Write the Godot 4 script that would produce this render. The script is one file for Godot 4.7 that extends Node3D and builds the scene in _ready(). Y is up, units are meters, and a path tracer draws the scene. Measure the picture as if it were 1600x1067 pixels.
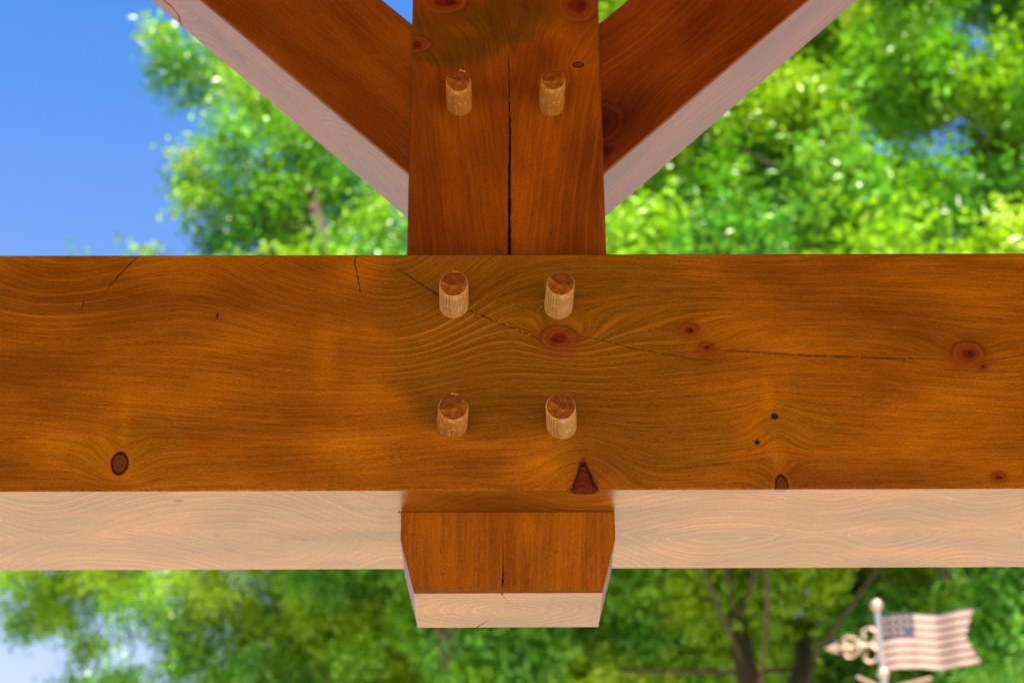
extends Node3D
# A pegged timber truss at the open gable of a garden pavilion, looked up at from underneath its roof. Metres; faces of timber are laid out in millimetres.

const BASE := 2.30          # height of the underside of the tie beam
const BEAM_H := 237.3       # tie beam, mm
const BEAM_D := 189.3
const POST_W := 190.5       # king post, mm
const SET := 49.0           # the post stands this far behind the face of the beam
const POST_D := 89.3
const STRUT_SET := 52.0
const STRUT_D := 89.0

var n_fine := FastNoiseLite.new()
var n_soft := FastNoiseLite.new()
var n_grain := FastNoiseLite.new()
var n_warp := FastNoiseLite.new()
var rng := RandomNumberGenerator.new()
var timber_plain: StandardMaterial3D


# ------------------------------------------------------------------ helpers
func tag(o: Node, label: String, category: String, group := "") -> void:
	o.set_meta("label", label)
	o.set_meta("category", category)
	if group:
		o.set_meta("group", group)


func put(called: String, mesh: Mesh, parent: Node, material: Material = null) -> MeshInstance3D:
	var o := MeshInstance3D.new()
	o.name = called
	o.mesh = mesh
	if material:
		o.material_override = material
	o.cast_shadow = GeometryInstance3D.SHADOW_CASTING_SETTING_ON
	parent.add_child(o, true)
	return o


func lin(r: float, g: float, b: float) -> Color:
	return Color(r, g, b).linear_to_srgb()


# ------------------------------------------------------------------ wood
class Wood:
	# One sawn and stained face. u runs along the grain, v across it, in millimetres.
	var light := Color(0.605, 0.335, 0.01)
	var dark := Color(0.46, 0.235, 0.003)
	var olive := Color(0.475, 0.28, 0.003)
	var line_color := Color(0.72, 0.45, 0.12)
	var line_share := 0.3
	var shown: Array[PackedFloat32Array] = []      # [u, v, su, sv]: where the rings stand out; everywhere if none are given
	var spacing := 8.0
	var seed_u := 0.0
	var seed_v := 0.0
	var bumps: Array[PackedFloat32Array] = []      # [u, v, su, sv, amplitude]: where the rings bend round a branch
	var knots: Array[PackedFloat32Array] = []      # [u, v, ru, rv, kind]: 0 red heart, 1 dark bark ring, 2 pin knot, 3 loose dark knot
	var stains: Array[PackedFloat32Array] = []     # [u, v, ru, rv, strength]: bluish sapwood stain under the finish
	var streaks: Array[PackedFloat32Array] = []    # [u, v, ru, rv, strength]: redder or paler wood
	var form := 0                                  # 0 straight grain, 1 cathedral arches, 2 arches on both sides of the heart, 3 end grain
	var form_v := 0.0
	var depth := 1.0                               # how strongly the fibres show
	var mottle := 0.0                              # uneven take-up of stain by end grain
	var chalk := 0.0                               # torn, whitened fibres
	var fine: FastNoiseLite
	var soft: FastNoiseLite
	var grain: FastNoiseLite
	var warp: FastNoiseLite

	func at(u: float, v: float) -> Color:
		var su := u + seed_u
		var sv := v + seed_v
		var wob := soft.get_noise_2d(su * 0.35, sv * 1.1)
		var drift := warp.get_noise_2d(su * 0.7, sv * 1.4)
		var phi := v + drift * 14.0 + wob * 1.6
		if form == 1:
			var d := v - form_v + warp.get_noise_2d(su * 1.1, 40.0) * 22.0
			phi = sqrt(d * d + 14.0) * 0.85 + warp.get_noise_2d(su * 1.3 + 300.0, 7.0) * 62.0 + wob * 2.5 + u * 0.03
		elif form == 2:
			var d2 := v - form_v + drift * 8.0
			phi = sqrt(d2 * d2 + 12.0) - u * 0.10 + wob * 2.5 + drift * 10.0
		elif form == 3:
			phi = Vector2(u * 0.62, (v - form_v) * 1.25).length() + wob * 3.0
		for b in bumps:
			var du: float = (u - b[0]) / b[2]
			var dv: float = (v - b[1]) / b[3]
			var q := du * du + dv * dv
			if q < 6.0:
				phi += b[4] * exp(-q)
		var bend := soft.get_noise_2d(phi * 1.3 + 911.0, su * 0.02)
		var ring := (phi + bend * 9.0) / spacing
		var f := ring - floorf(ring)
		var w := 0.075 + 0.06 * bend
		var line := exp(-pow((f - 0.5) / w, 2.0))
		var late := smoothstep(0.5, 1.0, f) * (1.0 - smoothstep(0.93, 1.0, f))
		var patch := soft.get_noise_2d(su * 0.42 + 77.0, sv * 1.3 + 31.0)
		var fibre := fine.get_noise_2d(su * 0.10, phi * 3.2 + seed_v)
		var fibre2 := fine.get_noise_2d(su * 0.03 + 50.0, phi * 1.1 + 400.0 + seed_v)
		var speck := grain.get_noise_2d(su * 2.0, sv * 4.0)
		if form == 3:
			fibre = fine.get_noise_2d(su * 1.6, sv * 1.6)
			fibre2 *= 0.3
		var t := clampf(0.5 + 0.85 * patch + 0.22 * fibre2, 0.0, 1.0)
		var c := dark.lerp(light, t)
		for s in stains:
			var a: float = (u - s[0]) / s[2]
			var b2: float = (v - s[1]) / s[3]
			var q2 := sqrt(a * a + b2 * b2) + 0.30 * wob + 0.10 * fibre2
			if q2 < 1.35:
				c = c.lerp(olive * (0.96 + 0.1 * fibre2), (1.0 - smoothstep(0.82, 1.16, q2)) * s[4])
		for s in streaks:
			var a2: float = (u - s[0]) / s[2]
			var b3: float = (v - s[1]) / s[3]
			var q3 := sqrt(a2 * a2 + b3 * b3) + 0.3 * wob
			if q3 < 1.0:
				var k: float = (1.0 - q3) * s[4]
				c = Color(c.r * (1.0 + 0.6 * k), c.g * (1.0 + 0.75 * k), c.b)
		var pore := smoothstep(0.42, 0.7, fine.get_noise_2d(su * 0.16 + 90.0, sv * 3.6 + 200.0))
		var scratch := smoothstep(0.5, 0.75, fine.get_noise_2d(su * 0.09 + 700.0, phi * 2.4 + 900.0))
		var m := 1.0 - 0.16 * pore + 0.14 * scratch + 0.11 * fibre + 0.055 * fibre2 + 0.12 * speck + 0.10 * grain.get_noise_2d(su * 0.9 + 500.0, sv * 2.6) - 0.05 * late
		m = 1.0 + (m - 1.0) * depth
		c = Color(c.r * m, c.g * m, c.b * m)
		var clear := 1.0 if shown.is_empty() else 0.22
		for s in shown:
			var a4: float = (u - s[0]) / s[2]
			var b4: float = (v - s[1]) / s[3]
			clear = maxf(clear, exp(-a4 * a4 - b4 * b4))
		c = c.lerp(line_color, line * line_share * clear * clampf(0.6 + 1.3 * bend + 1.1 * drift, 0.06, 1.0))
		if mottle > 0.0:
			var take := 1.0 + mottle * (soft.get_noise_2d(su * 14.0, sv * 14.0) + 0.6 * soft.get_noise_2d(su * 40.0 + 70.0, sv * 40.0))
			c = Color(c.r * take, c.g * take * take, c.b * take)
		if chalk > 0.0:
			var torn := soft.get_noise_2d(su * 9.0, sv * 16.0) + 0.5 * grain.get_noise_2d(su * 1.1, sv * 1.6)
			c = c.lerp(Color(0.90, 0.80, 0.64), smoothstep(0.30 - 0.3 * chalk, 0.85 - 0.25 * chalk, torn) * 0.6)
		var high := 0.5 + 0.16 * fibre + 0.12 * line + 0.10 * speck - 0.10 * late
		for k in knots:
			var ku: float = (u - k[0]) / k[2]
			var kv: float = (v - k[1]) / k[3]
			if k[4] > 3.5 and k[4] < 4.5:
				ku /= clampf(0.95 - 0.55 * kv, 0.42, 1.05)
				kv *= 0.95
			var q4 := sqrt(ku * ku + kv * kv)
			if q4 > 2.3:
				continue
			q4 += (0.22 if k[4] > 2.5 and k[4] < 4.5 else 0.09) * (soft.get_noise_2d(u * 4.0 + k[0], v * 4.0) + 0.7 * soft.get_noise_2d(u * 15.0 + k[0], v * 15.0))
			var rings := 0.5 + 0.5 * sin(q4 * 17.0 + 2.0 * fibre)
			var ray := smoothstep(0.90, 0.99, absf(sin(atan2(kv, ku) * 0.5 + k[0] + q4 * 0.5 + 0.6 * fibre))) * (1.0 - smoothstep(0.2, 0.8, q4)) * 0.7
			if k[4] < 0.5:
				var halo := 1.0 - smoothstep(1.0, 2.1, q4)
				c = c.lerp(Color(0.44, 0.20, 0.01), halo * 0.5)
				c = c.lerp(Color(0.43, 0.165, 0.01).lerp(Color(0.50, 0.24, 0.03), rings), (1.0 - smoothstep(0.85, 1.05, q4)) * 0.8)
				c = c.lerp(Color(0.36, 0.08, 0.005), (1.0 - smoothstep(0.25, 0.62, q4)) * 0.9)
				c = c.lerp(Color(0.10, 0.02, 0.005), ray * 0.7)
				high -= 0.25 * ray
				c = c.lerp(Color(0.24, 0.09, 0.005), exp(-pow((q4 - 1.0) / 0.10, 2.0)) * 0.45 * clampf(0.6 + kv, 0.0, 1.0))
			elif k[4] < 1.5:
				c = c.lerp(Color(0.66, 0.33, 0.02), (1.0 - smoothstep(1.1, 1.9, q4)) * 0.4)
				c = c.lerp(Color(0.42, 0.19, 0.02).lerp(Color(0.32, 0.13, 0.02), rings), 1.0 - smoothstep(0.9, 1.0, q4))
				var rim := exp(-pow((q4 - 0.97) / 0.13, 2.0))
				c = c.lerp(Color(0.13, 0.05, 0.01), rim * 0.95)
				high -= rim * 0.35
			elif k[4] > 5.5:
				var deep := 1.0 - smoothstep(0.2, 1.5, q4)
				c = c.lerp(Color(0.20, 0.04, 0.002).lerp(Color(0.40, 0.13, 0.004), rings * smoothstep(0.2, 0.9, q4)), deep * 0.95)
			elif k[4] > 4.5:
				c = c.lerp(Color(0.74, 0.55, 0.32), (1.0 - smoothstep(0.3, 1.1, q4)) * 0.8)
			elif k[4] < 2.5:
				c = c.lerp(Color(0.20, 0.05, 0.005), 1.0 - smoothstep(0.7, 1.3, q4))
				high -= 0.3 * (1.0 - smoothstep(0.5, 1.0, q4))
			else:
				var inner := 1.0 - smoothstep(0.85, 1.05, q4)
				c = c.lerp(Color(0.36, 0.09, 0.005), (1.0 - smoothstep(1.0, 1.5, q4)) * 0.6)
				c = c.lerp(Color(0.43, 0.13, 0.01).lerp(Color(0.26, 0.06, 0.01), clampf(0.4 + fibre * 1.6 + rings * 0.4, 0.0, 1.0)), inner * 0.9)
				c = c.lerp(Color(0.10, 0.03, 0.01), exp(-pow((q4 - 0.95) / 0.12, 2.0)) * 0.9)
				high -= inner * 0.2
		return Color(clampf(c.r, 0.0, 1.0), clampf(c.g, 0.0, 1.0), clampf(c.b, 0.0, 1.0), clampf(high, 0.0, 1.0))


func wood(changes: Dictionary) -> Wood:
	var w := Wood.new()
	w.fine = n_fine
	w.soft = n_soft
	w.grain = n_grain
	w.warp = n_warp
	for k in changes:
		if k in ["bumps", "knots", "stains", "streaks", "shown"]:
			for row in changes[k]:
				w.get(k).append(PackedFloat32Array(row))
		else:
			w.set(k, changes[k])
	return w


# Textures of a face from (u0, v0) over du by dv millimetres; row 0 is the top (largest v).
func wood_material(w: Wood, u0: float, v0: float, du: float, dv: float, per_mm: float, rough := 0.40, gloss := 0.5) -> StandardMaterial3D:
	var nx := mini(2048, int(du * per_mm))
	var ny := mini(2048, int(dv * per_mm))
	var rows := []
	rows.resize(ny)
	var job := func(y: int) -> void:
		var line := PackedByteArray()
		line.resize(nx * 4)
		var v := v0 + dv * (1.0 - (y + 0.5) / ny)
		for x in nx:
			var c := w.at(u0 + du * (x + 0.5) / nx, v)
			line[x * 4] = int(c.r * 255.0)
			line[x * 4 + 1] = int(c.g * 255.0)
			line[x * 4 + 2] = int(c.b * 255.0)
			line[x * 4 + 3] = int(c.a * 255.0)
		rows[y] = line
	var group := WorkerThreadPool.add_group_task(job, ny)
	WorkerThreadPool.wait_for_group_task_completion(group)
	var color := PackedByteArray()
	for r in rows:
		color.append_array(r)
	var whole := Image.create_from_data(nx, ny, false, Image.FORMAT_RGBA8, color)
	var relief := Image.create_empty(nx, ny, false, Image.FORMAT_L8)
	var bytes := PackedByteArray()
	bytes.resize(nx * ny)
	for i in nx * ny:
		bytes[i] = color[i * 4 + 3]
	relief.set_data(nx, ny, false, Image.FORMAT_L8, bytes)
	whole.convert(Image.FORMAT_RGB8)
	var m := StandardMaterial3D.new()
	m.albedo_texture = ImageTexture.create_from_image(whole)
	m.texture_repeat = false
	m.roughness = rough
	m.metallic_specular = gloss
	m.heightmap_enabled = true
	m.heightmap_texture = ImageTexture.create_from_image(relief)
	m.heightmap_scale = 0.05
	return m


# A convex planar face with drying checks cut into it as real V grooves.
# outline and checks are in mm (a along ax, b along ay); each check: [half width at ends.., points [[a, b, half width, depth], ...]].
func face(st: SurfaceTool, origin: Vector3, ax: Vector3, ay: Vector3, outline: PackedVector2Array, checks: Array, uv: Callable, step := 24.0) -> void:
	var out := ax.cross(ay).normalized()
	var pts := PackedVector2Array()
	var deep := PackedFloat32Array()
	var near := PackedVector2Array()
	for check in checks:
		var prev: Array = []
		for p in check:
			if prev:
				var a := Vector2(prev[0], prev[1])
				var b := Vector2(p[0], p[1])
				var side: Vector2 = (b - a).normalized().orthogonal()
				var n := maxi(1, int(a.distance_to(b) / 2.2))
				for i in n:
					var t := float(i) / n
					var c := a.lerp(b, t) + side * rng.randf_range(-0.35, 0.35)
					var half: float = lerpf(prev[2], p[2], t) * rng.randf_range(0.6, 1.25)
					var d: float = lerpf(prev[3], p[3], t)
					pts.append(c)
					deep.append(d)
					pts.append(c + side * half)
					deep.append(0.0)
					pts.append(c - side * half)
					deep.append(0.0)
					near.append(c)
			prev = p
	var n_check := pts.size()
	var box := Rect2(outline[0], Vector2.ZERO)
	for i in outline.size():
		box = box.expand(outline[i])
		var a := outline[i]
		var b := outline[(i + 1) % outline.size()]
		var n := maxi(1, int(a.distance_to(b) / step))
		for k in n:
			pts.append(a.lerp(b, float(k) / n))
			deep.append(0.0)
	var x := box.position.x + step * 0.5
	while x < box.end.x:
		var y := box.position.y + step * 0.45
		while y < box.end.y:
			var p := Vector2(x + rng.randf_range(-3, 3), y + rng.randf_range(-3, 3))
			if Geometry2D.is_point_in_polygon(p, outline):
				var clear := true
				for q in near:
					if q.distance_squared_to(p) < 25.0:
						clear = false
						break
				for i in outline.size():
					if clear and Geometry2D.get_closest_point_to_segment(p, outline[i], outline[(i + 1) % outline.size()]).distance_to(p) < 4.0:
						clear = false
				if clear:
					pts.append(p)
					deep.append(0.0)
			y += step
		x += step
	var tri := Geometry2D.triangulate_delaunay(pts)
	for i in range(0, tri.size(), 3):
		var a := pts[tri[i]]
		var b := pts[tri[i + 1]]
		var c := pts[tri[i + 2]]
		var order := [tri[i], tri[i + 1], tri[i + 2]]
		if (b - a).cross(c - a) > 0.0:
			order = [tri[i], tri[i + 2], tri[i + 1]]
		for k in order:
			st.set_uv(uv.call(pts[k]))
			st.add_vertex(origin + (ax * pts[k].x + ay * pts[k].y - out * deep[k]) * 0.001)


func quad(st: SurfaceTool, a: Vector3, b: Vector3, c: Vector3, d: Vector3, uvs := [Vector2(0, 1), Vector2(1, 1), Vector2(1, 0), Vector2(0, 0)]) -> void:
	# a b c d run counter-clockwise seen from the front; emitted clockwise
	var p := [a, c, b, a, d, c]
	var t := [uvs[0], uvs[2], uvs[1], uvs[0], uvs[3], uvs[2]]
	for i in 6:
		st.set_uv(t[i])
		st.add_vertex(p[i])


func begin() -> SurfaceTool:
	var st := SurfaceTool.new()
	st.begin(Mesh.PRIMITIVE_TRIANGLES)
	st.set_smooth_group(-1)
	return st


func finish(st: SurfaceTool, into: ArrayMesh, m: Material) -> void:
	st.generate_normals()
	var at := into.get_surface_count()
	st.commit(into)
	into.surface_set_material(at, m)


# A straight timber of any section given as a closed polygon in (x, y), extruded along z: for rafters, plates and posts outside the picture.
func timber(a: Vector3, b: Vector3, wide: float, high: float, up: Vector3) -> ArrayMesh:
	var along := (b - a).normalized()
	var side := along.cross(up).normalized() * wide * 0.5
	var top := side.cross(along).normalized() * high * 0.5
	var e := 0.004
	var prof := []
	var s1 := side.normalized() * e
	var t1 := top.normalized() * e
	for k in [[1, 1, 1, 0], [1, 1, 0, 1], [-1, 1, 0, 1], [-1, 1, 1, 0], [-1, -1, 1, 0], [-1, -1, 0, 1], [1, -1, 0, 1], [1, -1, 1, 0]]:
		prof.append(side * k[0] + top * k[1] - (s1 * k[0] if k[3] else t1 * k[1]))
	var st := begin()
	var long := a.distance_to(b)
	var run := 0.0
	for i in 8:
		var p: Vector3 = prof[i]
		var q: Vector3 = prof[(i + 1) % 8]
		var r2 := run + p.distance_to(q)
		quad(st, a + p, b + p, b + q, a + q, [Vector2(0, run), Vector2(long, run), Vector2(long, r2), Vector2(0, r2)])
		run = r2
	for i in range(1, 7):
		for end in [[a, 1], [b, 0]]:
			var o: Vector3 = end[0]
			var tri := [o + prof[0], o + prof[i], o + prof[i + 1]]
			if end[1]:
				tri = [tri[0], tri[2], tri[1]]
			for v in tri:
				st.set_uv(Vector2(v.dot(side) * 3.0, v.dot(top) * 3.0))
				st.add_vertex(v)
	var m := ArrayMesh.new()
	finish(st, m, timber_plain)
	return m


# ------------------------------------------------------------------ the truss
func tie_beam(parent: Node) -> Node3D:
	var w := wood({
		"spacing": 10.5, "line_share": 0.58, "shown": [[-60, 160, 90, 60], [60, 140, 80, 45], [140, 40, 60, 30], [-440, 190, 80, 50], [430, 110, 60, 20]],
		"bumps": [[-96, 262, 66, 125, 120], [-190, 262, 70, 120, 70], [52, 150, 30, 20, 22], [84, 150, 60, 40, 15], [-430, 186, 110, 60, 42], [66, 8, 34, 44, -34], [417, 132, 46, 20, 18], [170, 146, 40, 16, 12], [-340, 26, 26, 26, 20], [238, 66, 24, 30, -14], [238, 2, 20, 22, 14]],
		"knots": [[46.6, 149, 17, 12.5, 0], [66, 0, 11.5, 22, 4], [416, 132, 15, 13, 0], [428, 118.5, 4, 4, 0], [165, 157, 8.5, 7, 0], [180, 138.4, 7, 5.5, 0], [-340, 26, 7.2, 10.5, 1], [237, 70, 3.2, 3, 2], [220, 44.7, 2.4, 2.4, 2], [238.5, 2, 5.5, 11, 1], [429, 10.8, 6, 4.5, 0],
			[-264, 173, 1.0, 3, 2], [-50, 187.7, 1.2, 0.65, 5], [-46, 184.7, 1.2, 0.65, 5], [-30, 176.3, 1.2, 0.65, 5], [-26, 174.3, 1.2, 0.65, 5], [-20, 171.7, 1.2, 0.65, 5], [-12, 167.9, 1.2, 0.65, 5], [-8, 166.2, 1.2, 0.65, 5], [-1, 163.1, 1.2, 0.65, 5], [1, 161.9, 1.2, 0.65, 5], [9, 158.2, 1.2, 0.65, 5], [14, 155.9, 1.2, 0.65, 5], [20, 153.1, 1.2, 0.65, 5], [-82, 209.2, 1.2, 0.65, 5], [-75, 204.2, 1.2, 0.65, 5], [5, 184.1, 1.2, 0.65, 5], [12, 182.5, 1.2, 0.65, 5], [28, 178.7, 1.2, 0.65, 5], [31, 181.7, 1.2, 0.65, 5], [84, 147.7, 1.2, 0.65, 5], [96, 144.2, 1.2, 0.65, 5], [230, 134.7, 1.2, 0.65, 5], [262, 132.1, 1.2, 0.65, 5], [290, 130.9, 1.2, 0.65, 5], [318, 130, 1.2, 0.65, 5], [700, 170, 9, 8, 0], [-760, 90, 8, 9, 1], [980, 60, 10, 8, 0]],
		"stains": [[-38, 176, 86, 92, 0.85], [70, 170, 120, 92, 0.85], [140, 52, 62, 48, 0.75], [-6, 88, 74, 44, 0.8], [262, 62, 34, 26, 0.6], [-318, 52, 30, 24, 0.45], [-368, 30, 22, 18, 0.4], [-290, 18, 40, 14, 0.4], [66, 34, 30, 26, 0.5], [860, 150, 120, 60, 0.5], [-950, 60, 140, 60, 0.5]],
		"streaks": [[-164, 125, 16, 60, 0.24], [-140, 215, 34, 40, 0.3], [-140, 60, 60, 45, 0.35], [30, 25, 42, 34, 0.55], [-339, 60, 7, 34, 0.24], [232, 92, 9, 26, 0.24], [236, 30, 11, 26, 0.22], [-420, 186, 120, 48, -0.35], [330, 172, 110, 40, -0.28], [300, 60, 200, 60, 0.22], [-300, 30, 240, 50, 0.25]],
		"seed_u": 310.0, "seed_v": 40.0})
	var under := wood({"form": 1, "form_v": -100.0, "depth": 1.35, "spacing": 12.0, "line_share": 0.34, "line_color": Color(0.80, 0.58, 0.30), "seed_u": 90.0, "seed_v": 700.0,
		"knots": [[66, -1, 11.0, 9, 3], [-290, -22, 5, 2, 2], [238, -2, 5, 4, 1]]})
	var h := BEAM_H
	var e := 1.3
	var mid := 470.0
	var far := 1290.0
	var m := ArrayMesh.new()
	var z0 := Vector3(0, BASE, 0)
	var checks := [
		[[-340, h - e, 0.3, 2.0], [-343, 234, 0.8, 5.0], [-357.2, 215.6, 0.9, 6.0], [-370.1, 195.5, 0.1, 0.5]],
		[[-386.8, 193.5, 0.1, 0.5], [-387.5, 182.2, 0.6, 4.0], [-385.5, 172, 0.1, 0.5]],
		[[-139.8, h - e, 0.4, 2.0], [-140.6, 228.6, 0.7, 5.0], [-136.5, 208.3, 0.6, 5.0], [-133.0, 190.8, 0.1, 0.4]],
		[[-212.8, 232.2, 0.1, 0.5], [-225.5, 226.1, 0.55, 3.0], [-236, 223.0, 0.1, 0.4]],
		[[-106.3, 225.1, 0.1, 0.5], [-89.6, 213.6, 0.9, 5.0], [-63.4, 194.6, 1.2, 7.0], [-34.7, 177.8, 1.0, 6.0], [-1.5, 162.5, 0.9, 5.0], [24.6, 150.0, 0.5, 3.0], [29, 146.0, 0.1, 0.3]],
		[[-27.7, 192.5, 0.1, 0.5], [-1.4, 185.1, 0.45, 3.0], [31, 177.0, 0.2, 1.0]],
		[[66, 150.5, 0.1, 0.4], [78, 149.1, 0.7, 4.0], [111.1, 139.2, 0.65, 4.0], [137.0, 133.6, 0.65, 4.0], [171.3, 127.0, 0.7, 4.0], [197.1, 125.0, 0.1, 0.4]],
		[[183.3, 137.7, 0.2, 1.0], [223.6, 134.4, 1.1, 6.0], [269.6, 131.0, 1.4, 8.0], [338.6, 128.2, 1.0, 6.0], [378.9, 126.7, 0.6, 3.0], [401.9, 125.4, 0.1, 0.4]],
	]
	# the face: middle run in fine detail, then the runs to either side, then the ends
	var mat_mid := wood_material(w, -mid, 0, mid * 2, h, 1.7, 0.46, 0.24)
	var st := begin()
	face(st, z0, Vector3.RIGHT, Vector3.UP, PackedVector2Array([Vector2(-mid, e), Vector2(mid, e), Vector2(mid, h - e), Vector2(-mid, h - e)]), checks, func(p: Vector2) -> Vector2: return Vector2((p.x + mid) / (mid * 2), 1.0 - p.y / h))
	finish(st, m, mat_mid)
	var mat_under := wood_material(under, -mid, -BEAM_D, mid * 2, BEAM_D, 1.5, 0.36)
	st = begin()
	face(st, z0, Vector3.RIGHT, Vector3(0, 0, 1), PackedVector2Array([Vector2(-mid, -BEAM_D + e), Vector2(mid, -BEAM_D + e), Vector2(mid, -e), Vector2(-mid, -e)]), [
		[[-200, -113, 0.1, 0.4], [-185, -113.6, 0.5, 3.0], [-168, -113, 0.1, 0.4]], [[-95, -54, 0.5, 2.0], [-97, -49, 0.9, 4.0], [-97.5, -44, 0.2, 0.5]]], func(p: Vector2) -> Vector2: return Vector2((p.x + mid) / (mid * 2), -p.y / BEAM_D))
	finish(st, m, mat_under)
	for s in [-1.0, 1.0]:
		var u0: float = mid if s > 0 else -far
		var mf := wood_material(w, u0, 0, far - mid, h, 0.9, 0.46, 0.24)
		var mu := wood_material(under, u0, -BEAM_D, far - mid, BEAM_D, 0.8, 0.36)
		var x0 := u0 * 0.001
		var x1 := (u0 + far - mid) * 0.001
		var y0 := BASE + e * 0.001
		var y1 := BASE + (h - e) * 0.001
		var zb := (-BEAM_D + e) * 0.001
		st = begin()
		quad(st, Vector3(x0, y0, 0), Vector3(x1, y0, 0), Vector3(x1, y1, 0), Vector3(x0, y1, 0), [Vector2(0, 1 - e / h), Vector2(1, 1 - e / h), Vector2(1, e / h), Vector2(0, e / h)])
		finish(st, m, mf)
		st = begin()
		quad(st, Vector3(x0, BASE, zb), Vector3(x1, BASE, zb), Vector3(x1, BASE, -e * 0.001), Vector3(x0, BASE, -e * 0.001), [Vector2(0, 1 - e / BEAM_D), Vector2(1, 1 - e / BEAM_D), Vector2(1, e / BEAM_D), Vector2(0, e / BEAM_D)])
		finish(st, m, mu)
	st = begin()
	var me := mid * 0.001
	for r in [[BASE, -e * 0.001, BASE + e * 0.001, 0.0, 0.999], [BASE + (h - e) * 0.001, 0.0, BASE + h * 0.001, -e * 0.001, 0.001]]:
		quad(st, Vector3(-me, r[0], r[1]), Vector3(me, r[0], r[1]), Vector3(me, r[2], r[3]), Vector3(-me, r[2], r[3]), [Vector2(0, r[4]), Vector2(1, r[4]), Vector2(1, r[4]), Vector2(0, r[4])])
	finish(st, m, mat_mid)
	# eased edges of those runs, then top, back and the plain ends
	st = begin()
	var ee := e * 0.001
	var hh := h * 0.001
	var dd := BEAM_D * 0.001
	var uvr := func(v: float) -> Array: return [Vector2(-1.3, v), Vector2(1.3, v), Vector2(1.3, v + 0.003), Vector2(-1.3, v + 0.003)]
	var xl := -far * 0.001
	var xr := far * 0.001
	for s in [[xl, -me], [me, xr]]:
		quad(st, Vector3(s[0], BASE, -ee), Vector3(s[1], BASE, -ee), Vector3(s[1], BASE + ee, 0), Vector3(s[0], BASE + ee, 0), uvr.call(0.11))
		quad(st, Vector3(s[0], BASE + hh - ee, 0), Vector3(s[1], BASE + hh - ee, 0), Vector3(s[1], BASE + hh, -ee), Vector3(s[0], BASE + hh, -ee), uvr.call(0.21))
	quad(st, Vector3(xl, BASE + ee, -dd), Vector3(xr, BASE + ee, -dd), Vector3(xr, BASE, -dd + ee), Vector3(xl, BASE, -dd + ee), uvr.call(0.31))
	quad(st, Vector3(xl, BASE + hh, -ee), Vector3(xr, BASE + hh, -ee), Vector3(xr, BASE + hh, -dd), Vector3(xl, BASE + hh, -dd), [Vector2(-1.3, 0), Vector2(1.3, 0), Vector2(1.3, 0.19), Vector2(-1.3, 0.19)])
	quad(st, Vector3(xr, BASE + ee, -dd), Vector3(xl, BASE + ee, -dd), Vector3(xl, BASE + hh, -dd), Vector3(xr, BASE + hh, -dd), [Vector2(-1.3, 0), Vector2(1.3, 0), Vector2(1.3, 0.23), Vector2(-1.3, 0.23)])
	for s in [-1.0, 1.0]:
		var a: float = far * 0.001 * s
		var b: float = 2.1 * s
		var p := [Vector2(BASE + ee, 0), Vector2(BASE + hh - ee, 0), Vector2(BASE + hh, -ee), Vector2(BASE + hh, -dd), Vector2(BASE + ee, -dd), Vector2(BASE, -dd + ee), Vector2(BASE, -ee)]
		var run := 0.0
		for i in 7:
			var c: Vector2 = p[i]
			var d: Vector2 = p[(i + 1) % 7]
			var r2 := run + c.distance_to(d)
			var q := [Vector3(a, c.x, c.y), Vector3(b, c.x, c.y), Vector3(b, d.x, d.y), Vector3(a, d.x, d.y)]
			if s < 0:
				q = [q[1], q[0], q[3], q[2]]
			quad(st, q[0], q[1], q[2], q[3], [Vector2(0, run), Vector2(0.8, run), Vector2(0.8, r2), Vector2(0, r2)])
			run = r2
		for i in range(1, 6):
			var t := [Vector3(b, p[0].x, p[0].y), Vector3(b, p[i].x, p[i].y), Vector3(b, p[i + 1].x, p[i + 1].y)]
			if s > 0:
				t = [t[0], t[2], t[1]]
			for v in t:
				st.set_uv(Vector2(v.y, v.z))
				st.add_vertex(v)
	finish(st, m, timber_plain)
	return put("tie_beam", m, parent)


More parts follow.
